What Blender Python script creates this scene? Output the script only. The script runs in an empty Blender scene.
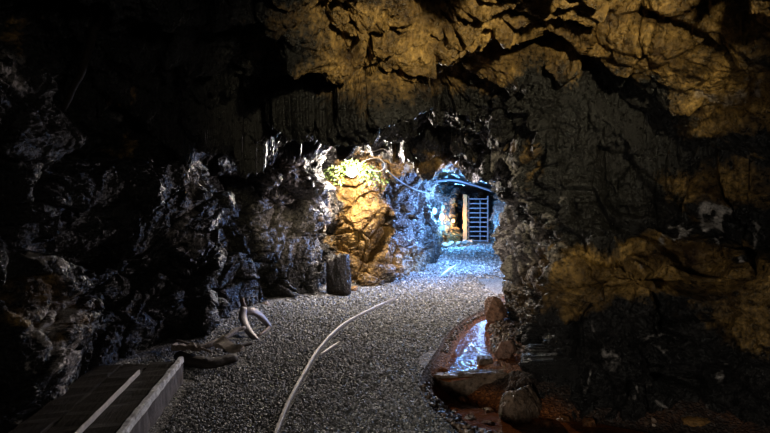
import bpy, bmesh, math, random
import numpy as np
from mathutils import Vector, Matrix

random.seed(7)
rng = np.random.default_rng(7)
scene = bpy.context.scene
COL = scene.collection
F = 500.0                      # focal length in pixels of the 770 x 433 frame
EYE, HY, HX = 1.5, 207.0, 385.0


def at(px, py, d):
    """world point seen at pixel (px,py) at distance d down the tunnel"""
    return ((px - HX) * d / F, d, EYE + (HY - py) * d / F)


def on_floor(px, py, z=0.0):
    d = (EYE - z) * F / (py - HY)
    return ((px - HX) * d / F, d, z)


# ------------------------------------------------------------------ noise
def hsh(ix, iy, iz, seed):
    h = (ix.astype(np.int64) * 374761393 + iy.astype(np.int64) * 668265263 + iz.astype(np.int64) * 2147483647 * 3 + seed * 974711) & 0xFFFFFFFF
    h = ((h ^ (h >> 13)) * 1274126177) & 0xFFFFFFFF
    h = ((h ^ (h >> 16)) * 2246822519) & 0xFFFFFFFF
    return h ^ (h >> 15)


GR = np.array([[1, 1, 0], [-1, 1, 0], [1, -1, 0], [-1, -1, 0], [1, 0, 1], [-1, 0, 1], [1, 0, -1], [-1, 0, -1],
               [0, 1, 1], [0, -1, 1], [0, 1, -1], [0, -1, -1], [1, 1, 0], [-1, 1, 0], [0, -1, 1], [0, -1, -1]], float)


def perlin(P, seed=0):
    I = np.floor(P)
    Fr = P - I
    I = I.astype(np.int64)
    u = Fr * Fr * Fr * (Fr * (Fr * 6 - 15) + 10)
    out = np.zeros(len(P))
    for dx in (0, 1):
        for dy in (0, 1):
            for dz in (0, 1):
                g = GR[hsh(I[:, 0] + dx, I[:, 1] + dy, I[:, 2] + dz, seed) & 15]
                w = (u[:, 0] if dx else 1 - u[:, 0]) * (u[:, 1] if dy else 1 - u[:, 1]) * (u[:, 2] if dz else 1 - u[:, 2])
                out += w * (g[:, 0] * (Fr[:, 0] - dx) + g[:, 1] * (Fr[:, 1] - dy) + g[:, 2] * (Fr[:, 2] - dz))
    return out


def fbm(P, seed=0, octv=4, gain=.5, ridged=False):
    a, s, o = 1.0, np.zeros(len(P)), 1.0
    for k in range(octv):
        n = perlin(P * o, seed + k * 17)
        if ridged:
            n = .5 - np.abs(n) * 1.4
        s += a * n
        a *= gain
        o *= 2.03
    return s


def worley(P, seed=0):
    """F1, F2, cell id (0..1), vector from the nearest cell point"""
    I = np.floor(P).astype(np.int64)
    n = len(P)
    f1 = np.full(n, 9.0); f2 = np.full(n, 9.0); cid = np.zeros(n, np.int64); vec = np.zeros((n, 3))
    for dx in (-1, 0, 1):
        for dy in (-1, 0, 1):
            for dz in (-1, 0, 1):
                J = I + np.array([dx, dy, dz])
                h = hsh(J[:, 0], J[:, 1], J[:, 2], seed)
                c = np.stack([(h & 1023) / 1023., ((h >> 10) & 1023) / 1023., ((h >> 20) & 1023) / 1023.], 1) * .9 + .05
                v = P - (J + c)
                d = np.einsum('ij,ij->i', v, v)
                m = d < f1
                f2 = np.where(m, f1, np.minimum(f2, d))
                f1 = np.where(m, d, f1)
                cid = np.where(m, h, cid)
                vec[m] = v[m]
    return np.sqrt(f1), np.sqrt(f2), cid, vec


def facets(P, scale, seed, tilt=.9, step=.5, crack=.5):
    """broken-rock relief: every cell a tilted flat face set in or out, dark cracks between"""
    f1, f2, cid, v = worley(P / scale, seed)
    h2 = (cid * 2654435761) & 0xFFFFFFFF
    g = np.stack([(h2 & 255) / 127.5 - 1, ((h2 >> 8) & 255) / 127.5 - 1, ((h2 >> 16) & 255) / 127.5 - 1], 1)
    r = ((cid >> 7) & 1023) / 1023. - .5
    e = np.clip((f2 - f1) / .14, 0, 1)
    return scale * (tilt * np.einsum('ij,ij->i', g, v) * .5 + step * r * .6 - crack * .22 * (1 - e) ** 2)


STRATA = np.array(Matrix.Rotation(math.radians(24), 3, 'Y') @ Matrix.Rotation(math.radians(-14), 3, 'X'))


def rock_relief(P, seed, amp=1.0, stretch=(1.0, 1.0, 1.3), warp=.16, fine=1.0):
    """blocky broken rock: big tilted faces, smaller chips on them, grit"""
    W = np.stack([fbm(P * 1.1, seed + 50, 3), fbm(P * 1.1 + 9, seed + 51, 3), fbm(P * 1.1 + 19, seed + 52, 3)], 1)
    Q = (P @ STRATA.T) * np.array(stretch) + W * warp
    w2 = np.stack([fbm(P * 6, seed + 60 + k, 3) for k in range(3)], 1)
    d = .20 * fbm(P * .9, seed, 3)
    d += facets(Q, 1.05, seed + 1, 1.1, .5, .5) * .55
    d += facets(Q + w2 * .03, .46, seed + 2, 1.25, .55, 1.0) * .55
    d += facets(Q + w2 * .03, .2, seed + 3, 1.2, .45, .5) * .5 * np.clip(.75 + 1.3 * perlin(P * 1.7, seed + 31), .15, 1.5)
    d += facets(Q + w2 * .03, .085, seed + 5, 1.2, .45, .3) * .45 * np.clip(.55 + 1.8 * perlin(P * 1.3, seed + 32), .05, 1.6) * fine
    d += .04 * fbm(P * 4, seed + 4, 6, .66) * fine
    return d * amp


# ------------------------------------------------------------------ materials
def new_mat(name):
    m = bpy.data.materials.new(name)
    m.use_nodes = True
    nt = m.node_tree
    b = nt.nodes['Principled BSDF']
    return m, nt, b


def node(nt, t, **kw):
    n = nt.nodes.new(t)
    for k, v in kw.items():
        if k in n.inputs.keys():
            n.inputs[k].default_value = v
        else:
            setattr(n, k, v)
    return n


def ramp(nt, src, stops):
    r = nt.nodes.new('ShaderNodeValToRGB')
    els = r.color_ramp.elements
    while len(els) < len(stops):
        els.new(.5)
    for e, (p, c) in zip(els, stops):
        e.position = p
        e.color = (*c, 1) if len(c) == 3 else c
    nt.links.new(src, r.inputs[0])
    return r


def mixc(nt, fac, a, b, mode='MIX'):
    m = nt.nodes.new('ShaderNodeMix')
    m.data_type = 'RGBA'
    m.blend_type = mode
    if isinstance(fac, (int, float)):
        m.inputs[0].default_value = fac
    else:
        nt.links.new(fac, m.inputs[0])
    for s, v in ((6, a), (7, b)):
        if isinstance(v, tuple):
            m.inputs[s].default_value = (*v, 1)
        else:
            nt.links.new(v, m.inputs[s])
    return m.outputs[2]


def bump_chain(nt, b, heights):
    prev = None
    for sock, dist, strength in heights:
        n = node(nt, 'ShaderNodeBump', Strength=strength, Distance=dist)
        nt.links.new(sock, n.inputs['Height'])
        if prev:
            nt.links.new(prev, n.inputs['Normal'])
        prev = n.outputs[0]
    nt.links.new(prev, b.inputs['Normal'])


def rock_mat(name, dark=((.004, .0036, .0033), (.015, .0135, .0125)), ochre=((.035, .017, .006), (.50, .305, .088)), rough=(.16, .48), attr=True, spec=.47):
    m, nt, b = new_mat(name)
    L = nt.links.new
    tc = node(nt, 'ShaderNodeTexCoord')
    co = tc.outputs['Object']
    n1 = node(nt, 'ShaderNodeTexNoise', Scale=3.1, Detail=9.0, Roughness=.68, Distortion=.4)
    n2 = node(nt, 'ShaderNodeTexNoise', Scale=22.0, Detail=8.0, Roughness=.7)
    n3 = node(nt, 'ShaderNodeTexNoise', Scale=1.2, Detail=4.0, Roughness=.6)
    vo = node(nt, 'ShaderNodeTexVoronoi', Scale=30.0)
    vo.feature = 'DISTANCE_TO_EDGE'
    for n in (n1, n2, n3):
        L(co, n.inputs['Vector'])
    wv = node(nt, 'ShaderNodeVectorMath', operation='ADD')
    sc = node(nt, 'ShaderNodeVectorMath', operation='SCALE')
    sc.inputs['Scale'].default_value = .12
    L(n1.outputs['Color'], sc.inputs[0]); L(co, wv.inputs[0]); L(sc.outputs[0], wv.inputs[1])
    L(wv.outputs[0], vo.inputs['Vector'])
    cd = ramp(nt, n1.outputs[0], [(.32, dark[0]), (.68, dark[1])])
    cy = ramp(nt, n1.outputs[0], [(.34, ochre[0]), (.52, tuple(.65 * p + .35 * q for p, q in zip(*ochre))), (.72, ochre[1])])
    if attr:
        at_ = node(nt, 'ShaderNodeAttribute', attribute_name='mineral_and_light')
        sep = node(nt, 'ShaderNodeSeparateColor')
        L(at_.outputs['Color'], sep.inputs[0])
        # stain and painted highlights break up along the grain of the rock
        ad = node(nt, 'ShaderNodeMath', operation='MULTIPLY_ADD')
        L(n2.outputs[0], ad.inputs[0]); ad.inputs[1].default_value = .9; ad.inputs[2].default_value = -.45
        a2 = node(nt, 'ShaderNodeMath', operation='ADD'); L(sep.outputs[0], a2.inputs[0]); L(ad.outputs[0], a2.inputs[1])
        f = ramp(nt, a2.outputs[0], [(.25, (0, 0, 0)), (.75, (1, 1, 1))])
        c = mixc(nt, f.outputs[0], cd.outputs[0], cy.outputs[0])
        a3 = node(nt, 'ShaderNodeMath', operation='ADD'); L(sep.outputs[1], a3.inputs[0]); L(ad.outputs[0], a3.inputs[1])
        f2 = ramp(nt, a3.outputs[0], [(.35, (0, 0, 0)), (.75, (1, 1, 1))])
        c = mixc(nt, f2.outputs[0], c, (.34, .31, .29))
    else:
        c = mixc(nt, n3.outputs[0], cd.outputs[0], cy.outputs[0])
    spk = ramp(nt, n2.outputs[0], [(.32, (.2, .2, .2)), (.68, (1.7, 1.65, 1.6))])
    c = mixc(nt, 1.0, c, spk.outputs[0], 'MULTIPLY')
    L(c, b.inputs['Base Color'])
    rr = ramp(nt, n2.outputs[0], [(.3, (rough[0],) * 3), (.7, (rough[1],) * 3)])
    L(rr.outputs[0], b.inputs['Roughness'])
    b.inputs['Specular IOR Level'].default_value = spec
    bump_chain(nt, b, [(n1.outputs[0], .08, .6), (vo.outputs[0], .025, .6), (n2.outputs[0], .03, .9)])
    return m


def plain(name, col, rough=.6, metal=0., var=.35, scale=18., bump=.004, spec=.5, stretch=None):
    m, nt, b = new_mat(name)
    L = nt.links.new
    tc = node(nt, 'ShaderNodeTexCoord')
    n = node(nt, 'ShaderNodeTexNoise', Scale=scale, Detail=8.0, Roughness=.65)
    if stretch:
        mp = node(nt, 'ShaderNodeMapping'); mp.inputs['Scale'].default_value = stretch
        L(tc.outputs['Object'], mp.inputs[0]); L(mp.outputs[0], n.inputs['Vector'])
    else:
        L(tc.outputs['Object'], n.inputs['Vector'])
    lo = tuple(c * (1 - var) for c in col); hi = tuple(min(1, c * (1 + var)) for c in col)
    r = ramp(nt, n.outputs[0], [(.3, lo), (.7, hi)])
    L(r.outputs[0], b.inputs['Base Color'])
    b.inputs['Roughness'].default_value = rough
    b.inputs['Metallic'].default_value = metal
    b.inputs['Specular IOR Level'].default_value = spec
    if bump:
        bump_chain(nt, b, [(n.outputs[0], bump, .8)])
    return m


def emit(name, col, s):
    m, nt, b = new_mat(name)
    b.inputs['Base Color'].default_value = (*col, 1)
    b.inputs['Emission Color'].default_value = (*col, 1)
    b.inputs['Emission Strength'].default_value = s
    return m


def floor_mat():
    m, nt, b = new_mat('gravel_ground')
    L = nt.links.new
    co = node(nt, 'ShaderNodeTexCoord').outputs['Object']
    v = node(nt, 'ShaderNodeTexVoronoi', Scale=62.0)
    v2 = node(nt, 'ShaderNodeTexVoronoi', Scale=34.0)
    n = node(nt, 'ShaderNodeTexNoise', Scale=1.3, Detail=6.0)
    for k in (v, v2, n):
        L(co, k.inputs['Vector'])
    sp = node(nt, 'ShaderNodeSeparateColor'); L(v.outputs['Color'], sp.inputs[0])
    c = ramp(nt, sp.outputs[0], [(0., (.035, .034, .034)), (.6, (.15, .145, .14)), (.9, (.30, .29, .28)), (1., (.55, .54, .52))])
    br = ramp(nt, n.outputs[0], [(.35, (.8, .78, .76)), (.65, (1.1, 1.1, 1.1))])
    cc = mixc(nt, 1., c.outputs[0], br.outputs[0], 'MULTIPLY')
    at_ = node(nt, 'ShaderNodeAttribute', attribute_name='mineral_and_light')
    se = node(nt, 'ShaderNodeSeparateColor'); L(at_.outputs['Color'], se.inputs[0])
    mud = ramp(nt, v2.outputs[0], [(.1, (.055, .03, .018)), (.6, (.018, .010, .007))])
    rust = ramp(nt, v2.outputs[0], [(.1, (.42, .14, .035)), (.6, (.16, .05, .015))])
    cc = mixc(nt, se.outputs[0], cc, mud.outputs[0])
    cc = mixc(nt, se.outputs[1], cc, rust.outputs[0])
    L(cc, b.inputs['Base Color'])
    b.inputs['Roughness'].default_value = .7
    b.inputs['Specular IOR Level'].default_value = .2
    inv = node(nt, 'ShaderNodeMath', operation='SUBTRACT'); inv.inputs[0].default_value = 1.; L(v.outputs[0], inv.inputs[1])
    inv2 = node(nt, 'ShaderNodeMath', operation='SUBTRACT'); inv2.inputs[0].default_value = 1.; L(v2.outputs[0], inv2.inputs[1])
    bump_chain(nt, b, [(inv2.outputs[0], .012, .8), (inv.outputs[0], .012, 1.)])
    return m


def stone_mat(name, stops, rough=.5):
    """loose stones: each island of the mesh its own shade"""
    m, nt, b = new_mat(name)
    g = node(nt, 'ShaderNodeNewGeometry')
    r = ramp(nt, g.outputs['Random Per Island'], stops)
    nt.links.new(r.outputs[0], b.inputs['Base Color'])
    b.inputs['Roughness'].default_value = rough
    return m


def water_mat():
    m, nt, b = new_mat('rusty_water')
    co = node(nt, 'ShaderNodeTexCoord').outputs['Object']
    mp = node(nt, 'ShaderNodeMapping'); mp.inputs['Scale'].default_value = (16., 28., 1.)
    n = node(nt, 'ShaderNodeTexNoise', Scale=1.0, Detail=3.0, Distortion=.6)
    nt.links.new(co, mp.inputs[0]); nt.links.new(mp.outputs[0], n.inputs['Vector'])
    b.inputs['Base Color'].default_value = (.15, .042, .010, 1)
    b.inputs['Roughness'].default_value = .06
    b.inputs['IOR'].default_value = 1.33
    b.inputs['Specular IOR Level'].default_value = .9
    bump_chain(nt, b, [(n.outputs[0], .012, .9)])
    return m


M = {}
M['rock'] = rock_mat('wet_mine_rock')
M['boulder'] = rock_mat('brown_boulder', dark=((.08, .06, .045), (.24, .185, .145)), ochre=((.15, .085, .045), (.36, .25, .17)), attr=False)
M['dark_boulder'] = rock_mat('dark_boulder', dark=((.008, .006, .005), (.02, .014, .011)), ochre=((.012, .008, .006), (.035, .022, .014)), attr=False)
M['pale_stone'] = rock_mat('pale_stone', dark=((.22, .19, .17), (.42, .37, .33)), ochre=((.25, .17, .11), (.5, .4, .3)), attr=False)
M['pink_stone'] = rock_mat('pink_stone', dark=((.22, .12, .09), (.40, .25, .20)), ochre=((.25, .12, .07), (.45, .3, .24)), attr=False)
M['rust_stone'] = rock_mat('rust_stone', dark=((.13, .05, .018), (.30, .13, .05)), ochre=((.2, .07, .02), (.42, .2, .08)), attr=False, rough=(.2, .45))
M['ochre_stone'] = rock_mat('ochre_stone', dark=((.2, .1, .03), (.4, .22, .07)), ochre=((.2, .1, .03), (.5, .28, .08)), attr=False)
M['floor'] = floor_mat()
M['gravel'] = stone_mat('loose_gravel', [(0., (.03, .03, .03)), (.35, (.10, .098, .095)), (.75, (.22, .215, .21)), (.93, (.36, .35, .34)), (1., (.6, .59, .57))])
M['bank'] = stone_mat('bank_pebbles', [(0., (.02, .014, .01)), (.5, (.09, .055, .035)), (.9, (.2, .13, .09)), (1., (.36, .28, .22))])
M['water'] = water_mat()
M['rail'] = plain('worn_rail', (.36, .33, .30), .5, .2, .3, 30.)
M['rust_iron'] = plain('rusty_iron', (.10, .062, .045), .6, .4, .5, 26.)
M['iron'] = plain('scoured_iron', (.19, .165, .17), .5, .3, .35, 24.)
M['gate'] = plain('pale_gate_steel', (.30, .28, .31), .5, .4, .2, 20.)
M['deck'] = plain('dark_wet_timber', (.012, .008, .005), .7, 0, .6, 9., .01, .15, stretch=(6, 1, 6))
M['edge'] = plain('flaking_sheen_timber', (.75, .68, .66), .6, 0, .8, 22., .012)  # pale colour paints the wet sheen along the flaking edge
M['side'] = plain('stained_board', (.07, .055, .05), .6, 0, .5, 12., .01)
M['wood'] = plain('weathered_wood', (.15, .115, .09), .75, 0, .45, 12., .008, stretch=(5, 5, 1))
M['wood_pale'] = plain('splintered_wood', (.30, .24, .19), .75, 0, .5, 20., .01)
M['wood_dark'] = plain('rotten_wood', (.035, .024, .018), .7, 0, .5, 16., .01)
M['post'] = plain('orange_timber', (.42, .20, .07), .7, 0, .3, 10.)
M['cable'] = plain('blue_grey_cable', (.04, .055, .075), .5, 0, .2, 10., 0)
M['wire'] = plain('pale_wire', (.25, .23, .2), .5, 0, .2, 10., 0)
M['black'] = plain('lamp_housing', (.03, .03, .032), .5, .2, .2, 10., 0)
M['warm_bulb'] = emit('warm_bulb_glass', (1., .86, .55), 90.)
M['cold_bulb'] = emit('cold_bulb_glass', (.25, .6, 1.), 5.)
M['amber_bulb'] = emit('amber_bulb_glass', (1., .55, .14), 5.)
mm, nt_, b_ = new_mat('fern_green')
b_.inputs['Base Color'].default_value = (.07, .11, .015, 1); b_.inputs['Roughness'].default_value = .6
M['moss'] = mm


# ------------------------------------------------------------------ mesh helpers
def link(o, parent=None):
    COL.objects.link(o)
    if parent is not None:
        o.parent = parent
    return o


def grid_mesh(name, V, nu, nv, mat, flip=False, cols=None, smooth=False):
    me = bpy.data.meshes.new(name)
    idx = np.arange(nu * nv).reshape(nu, nv)
    q = np.stack([idx[:-1, :-1], idx[1:, :-1], idx[1:, 1:], idx[:-1, 1:]], -1).reshape(-1, 4)
    if flip:
        q = q[:, ::-1]
    fill_mesh(me, V, q, smooth)
    if cols is not None:
        a = me.color_attributes.new('mineral_and_light', 'FLOAT_COLOR', 'POINT')
        a.data.foreach_set('color', np.concatenate([cols, np.ones((len(cols), 1))], 1).astype(np.float32).ravel())
    me.materials.append(mat)
    return link(bpy.data.objects.new(name, me))


def fill_mesh(me, V, q, smooth=True):
    k = q.shape[1]
    me.vertices.add(len(V)); me.vertices.foreach_set('co', np.ascontiguousarray(V, np.float32).ravel())
    me.loops.add(q.size); me.loops.foreach_set('vertex_index', np.ascontiguousarray(q, np.int32).ravel())
    me.polygons.add(len(q)); me.polygons.foreach_set('loop_start', np.arange(0, q.size, k, dtype=np.int32))
    me.polygons.foreach_set('loop_total', np.full(len(q), k, np.int32))
    me.update(calc_edges=True); me.validate()
    me.polygons.foreach_set('use_smooth', np.full(len(me.polygons), smooth, bool))


def obj_bm(name, bm, mat, parent=None, smooth=False):
    me = bpy.data.meshes.new(name)
    bmesh.ops.recalc_face_normals(bm, faces=bm.faces)
    bm.to_mesh(me); bm.free()
    if smooth:
        for p in me.polygons:
            p.use_smooth = True
    me.materials.append(mat)
    return link(bpy.data.objects.new(name, me), parent)


def tag(o, label, cat, group=None, kind=None):
    o['label'] = label
    o['category'] = cat
    if group: o['group'] = group
    if kind: o['kind'] = kind
    return o


def thing(name, loc, label, cat, group=None, rz=0.):
    o = bpy.data.objects.new(name, None)
    o.location = loc
    o.rotation_euler = (0, 0, rz)
    o.empty_display_size = .1
    COL.objects.link(o)
    return tag(o, label, cat, group)


def structure(o):
    o['kind'] = 'structure'
    return o


def catmull(pts, n):
    """smooth curve through pts (k,dim), n samples per span (int or list)"""
    p = np.array(pts, float)
    k = len(p)
    e = np.vstack([2 * p[0] - p[1], p, 2 * p[-1] - p[-2]])
    ns = [n] * (k - 1) if isinstance(n, int) else n
    out = []
    for i in range(k - 1):
        t = np.linspace(0, 1, ns[i], endpoint=False)[:, None]
        a, b, c, d = e[i], e[i + 1], e[i + 2], e[i + 3]
        out.append(.5 * (2 * b + (c - a) * t + (2 * a - 5 * b + 4 * c - d) * t ** 2 + (3 * b - a - 3 * c + d) * t ** 3))
    out.append(p[-1:])
    return np.vstack(out)


def tube(bm, pts, r, seg=8, squash=1.0, cap=True):
    """tapered tube through world points; r a number or a list"""
    pts = [Vector(p) for p in pts]
    n = len(pts)
    rs = [r] * n if isinstance(r, (int, float)) else list(np.interp(np.linspace(0, 1, n), np.linspace(0, 1, len(r)), r))
    rings = []
    prev = None
    for i, p in enumerate(pts):
        t = (pts[min(i + 1, n - 1)] - pts[max(i - 1, 0)]).normalized()
        if prev is None:
            up = Vector((0, 0, 1)) if abs(t.z) < .9 else Vector((1, 0, 0))
            a = t.cross(up).normalized()
        else:
            a = (prev - t * prev.dot(t)).normalized()
        prev = a
        b = t.cross(a)
        rings.append([bm.verts.new(p + (a * math.cos(2 * math.pi * j / seg) + b * squash * math.sin(2 * math.pi * j / seg)) * rs[i]) for j in range(seg)])
    for x, y in zip(rings, rings[1:]):
        for j in range(seg):
            bm.faces.new((x[j], x[(j + 1) % seg], y[(j + 1) % seg], y[j]))
    if cap:
        bm.faces.new(rings[0][::-1]); bm.faces.new(rings[-1])


def rough_box(bm, size, loc=(0, 0, 0), cuts=6, noise=.006, seed=0, bevel=.006, rot=None):
    """sawn timber or iron bar: bevelled, then worn"""
    b2 = bmesh.new()
    bmesh.ops.create_cube(b2, size=1.0)
    bmesh.ops.scale(b2, vec=size, verts=b2.verts)
    if bevel:
        bmesh.ops.bevel(b2, geom=b2.edges[:], offset=bevel, segments=2, affect='EDGES')
    ax = max(range(3), key=lambda i: size[i])
    if cuts:
        es = [e for e in b2.edges if abs((e.verts[0].co - e.verts[1].co)[ax]) > .5 * size[ax]]
        bmesh.ops.subdivide_edges(b2, edges=es, cuts=cuts, use_grid_fill=True)
    if noise:
        P = np.array([v.co[:] for v in b2.verts])
        D = np.stack([fbm(P * 9 + 7 * k, seed + k, 3) for k in range(3)], 1) * noise * 2
        for v, d in zip(b2.verts, D):
            v.co += Vector(d)
    mtx = Matrix.Translation(loc) @ (rot.to_4x4() if rot is not None else Matrix())
    bmesh.ops.transform(b2, matrix=mtx, verts=b2.verts)
    me = bpy.data.meshes.new('tmp'); b2.to_mesh(me); b2.free()
    bm.from_mesh(me); bpy.data.meshes.remove(me)


def rock_mesh(name, size, seed, planes=11, sub=5, cut=(.55, .85), rough=.035, box=False):
    """angular broken stone: a ball cut by flat planes, with fine relief"""
    bm = bmesh.new()
    bmesh.ops.create_icosphere(bm, subdivisions=sub, radius=1.0)
    P = np.array([v.co[:] for v in bm.verts])
    r = np.random.default_rng(seed)
    N = r.normal(size=(planes, 3)); N /= np.linalg.norm(N, axis=1)[:, None]
    D = r.uniform(cut[0], cut[1], planes)
    if box:
        A = np.vstack([np.eye(3), -np.eye(3)]) + r.normal(size=(6, 3)) * .08
        A /= np.linalg.norm(A, axis=1)[:, None]
        N = np.vstack([A, N]); D = np.concatenate([np.full(6, .6), D])
    s = N @ P.T                                  # radial cut keeps the shape star-like
    lim = np.where(s > 1e-3, D[:, None] / np.maximum(s, 1e-3), 9).min(0)
    P = P * np.minimum(lim, 1.0)[:, None]
    n0 = P / np.linalg.norm(P, axis=1)[:, None]
    P = P + n0 * (rough * fbm(P * 2.2, seed, 5, .6) * 2 + facets(P, .5, seed + 9, .9, .35, .5) * .18)[:, None]
    lo, hi = P.min(0), P.max(0)
    P = (P - lo) / (hi - lo) - np.array([.5, .5, 0])
    P = P * np.array(size)
    for v, c in zip(bm.verts, P):
        v.co = c
    me = bpy.data.meshes.new(name)
    bm.to_mesh(me); bm.free()
    for p in me.polygons:
        p.use_smooth = True
    try:
        me.set_sharp_from_angle(angle=math.radians(38))
    except Exception:
        pass
    return me


def rock(name, loc, size, seed, mat, label, cat, group=None, rz=0., tilt=(0, 0), **kw):
    me = rock_mesh(name, size, seed, **kw)
    me.materials.append(mat)
    o = link(bpy.data.objects.new(name, me))
    o.location = loc
    o.rotation_euler = (tilt[0], tilt[1], rz)
    return tag(o, label, cat, group)


def project(P):
    y = np.maximum(P[:, 1], .3)
    return np.stack([HX + F * P[:, 0] / y, HY + F * (EYE - P[:, 2]) / y], 1)


def seg_dist(Q, line):
    """distance of points Q (n,2) to a polyline"""
    best = np.full(len(Q), 1e9)
    L_ = np.array(line, float)
    for a, b in zip(L_, L_[1:]):
        ab = b - a
        t = np.clip(((Q - a) @ ab) / (ab @ ab), 0, 1)
        best = np.minimum(best, np.linalg.norm(Q - a - t[:, None] * ab, axis=1))
    return best


def overhang(q, line, depth, below, above=3.0):
    """broken lip of a ledge: rock stays proud above the line and drops back beneath it"""
    L_ = np.array(line, float)
    d = seg_dist(q, line)
    y = np.interp(q[:, 0], L_[:, 0], L_[:, 1])
    return -depth * np.where(q[:, 1] > y, np.exp(-(d / below) ** 1.5), np.exp(-(d / above) ** 2))


# where the rock carries iron stain (ochre) or pale mineral and painted highlights, found on the photograph
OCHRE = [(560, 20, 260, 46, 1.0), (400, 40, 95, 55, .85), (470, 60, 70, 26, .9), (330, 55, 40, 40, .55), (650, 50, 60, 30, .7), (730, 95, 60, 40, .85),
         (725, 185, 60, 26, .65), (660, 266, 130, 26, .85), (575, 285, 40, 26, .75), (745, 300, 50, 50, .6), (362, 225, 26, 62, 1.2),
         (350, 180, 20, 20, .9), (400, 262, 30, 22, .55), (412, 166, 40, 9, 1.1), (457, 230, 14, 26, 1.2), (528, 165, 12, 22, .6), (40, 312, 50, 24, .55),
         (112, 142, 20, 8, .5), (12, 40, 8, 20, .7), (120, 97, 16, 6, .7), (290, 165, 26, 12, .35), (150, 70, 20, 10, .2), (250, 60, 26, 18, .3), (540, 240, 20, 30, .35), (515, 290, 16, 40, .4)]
PALE_AND_LIT = [(600, 362, 7, 12, .6), (640, 390, 5, 4, .6), (660, 402, 12, 5, .6), (722, 384, 6, 5, .6), (590, 330, 6, 8, .5), (655, 345, 10, 5, .5), (575, 400, 5, 10, .5), (292, 212, 42, 58, .6), (188, 205, 18, 60, .55), (505, 245, 18, 50, .75), (703, 215, 12, 12, .9), (672, 238, 9, 14, .9), (722, 236, 4, 10, .7), (752, 240, 6, 8, .7), (712, 95, 36, 13, .55), (8, 72, 18, 22, .6), (440, 60, 18, 8, .4),  # broad left-wall and nose blobs paint in lamp highlights
        (105, 112, 16, 10, .5), (200, 145, 10, 10, .4), (64, 360, 11, 50, 1.), (56, 305, 8, 30, 1.), (36, 265, 8, 18, 1.), (432, 190, 10, 12, .6), (445, 215, 14, 24, .5), (600, 360, 14, 22, .35), (700, 405, 10, 8, .5),  # left ledge blobs paint its lit rock edge pale
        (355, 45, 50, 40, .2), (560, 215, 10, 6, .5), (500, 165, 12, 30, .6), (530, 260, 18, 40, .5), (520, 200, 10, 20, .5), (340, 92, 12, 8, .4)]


def mineral_and_light(P, seed):
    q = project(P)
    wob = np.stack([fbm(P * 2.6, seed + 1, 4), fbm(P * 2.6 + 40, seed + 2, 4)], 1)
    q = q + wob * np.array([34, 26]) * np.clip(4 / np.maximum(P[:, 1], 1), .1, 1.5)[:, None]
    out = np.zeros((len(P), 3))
    for k, L_ in enumerate((OCHRE, PALE_AND_LIT)):
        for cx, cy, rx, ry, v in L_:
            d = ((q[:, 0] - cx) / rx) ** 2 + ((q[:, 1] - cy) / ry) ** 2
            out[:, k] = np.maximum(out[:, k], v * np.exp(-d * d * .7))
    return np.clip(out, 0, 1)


# ------------------------------------------------------------------ setting: rock walls
def normals_of(V, nu, nv, sign):
    G = V.reshape(nu, nv, 3)
    du = np.gradient(G, axis=0); dv = np.gradient(G, axis=1)
    n = np.cross(du, dv).reshape(-1, 3)
    return sign * n / np.maximum(np.linalg.norm(n, axis=1), 1e-9)[:, None]


def loft(name, levels, spans, nz, seed, sign, grooves=(), swells=(), amp=1.0, ledges=()):
    """levels: [(z, [(x,y) ...])] footprints of the wall at rising heights"""
    rows = [np.hstack([catmull(c, spans), np.full((sum(spans) + 1, 1), z)]) for z, c in levels]
    A = np.stack(rows, 1)                                         # (nu, nlev, 3)
    nu = A.shape[0]
    per = max(2, nz // (len(levels) - 1))
    B = catmull(A.transpose(1, 0, 2).reshape(len(levels), -1), per)
    nv = B.shape[0]
    V = B.reshape(nv, nu, 3).transpose(1, 0, 2).reshape(-1, 3)
    n = normals_of(V, nu, nv, sign)
    q = project(V)
    d = rock_relief(V, seed, amp)
    for line, w, dep in grooves:
        d -= dep * np.exp(-(seg_dist(q, line) / w) ** 2) * (V[:, 1] > .8)
    qw = q + np.stack([fbm(V * 2.2, seed + 80, 2), fbm(V * 2.2 + 9, seed + 81, 2)], 1) * 14
    for line, dep, wd in ledges:
        d += overhang(qw, line, dep, wd) * (V[:, 1] > .8)
    for cx, cy, rx, ry, h in swells:
        e = ((q[:, 0] - cx) / rx) ** 2 + ((q[:, 1] - cy) / ry) ** 2
        d += h * np.clip(1.15 - e, 0, 1) ** .6 * (V[:, 1] > .8)
    W = V + n * d[:, None]
    o = grid_mesh(name, W, nu, nv, M['rock'], sign < 0, mineral_and_light(W, seed))
    return structure(o), W.reshape(nu, nv, 3)


# left wall, from behind the camera to beyond the gate at the far end
def lev(base, dx):
    return [(x + (dx[i] if isinstance(dx, (list, tuple)) else dx), y) for i, (x, y) in enumerate(base)]


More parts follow.
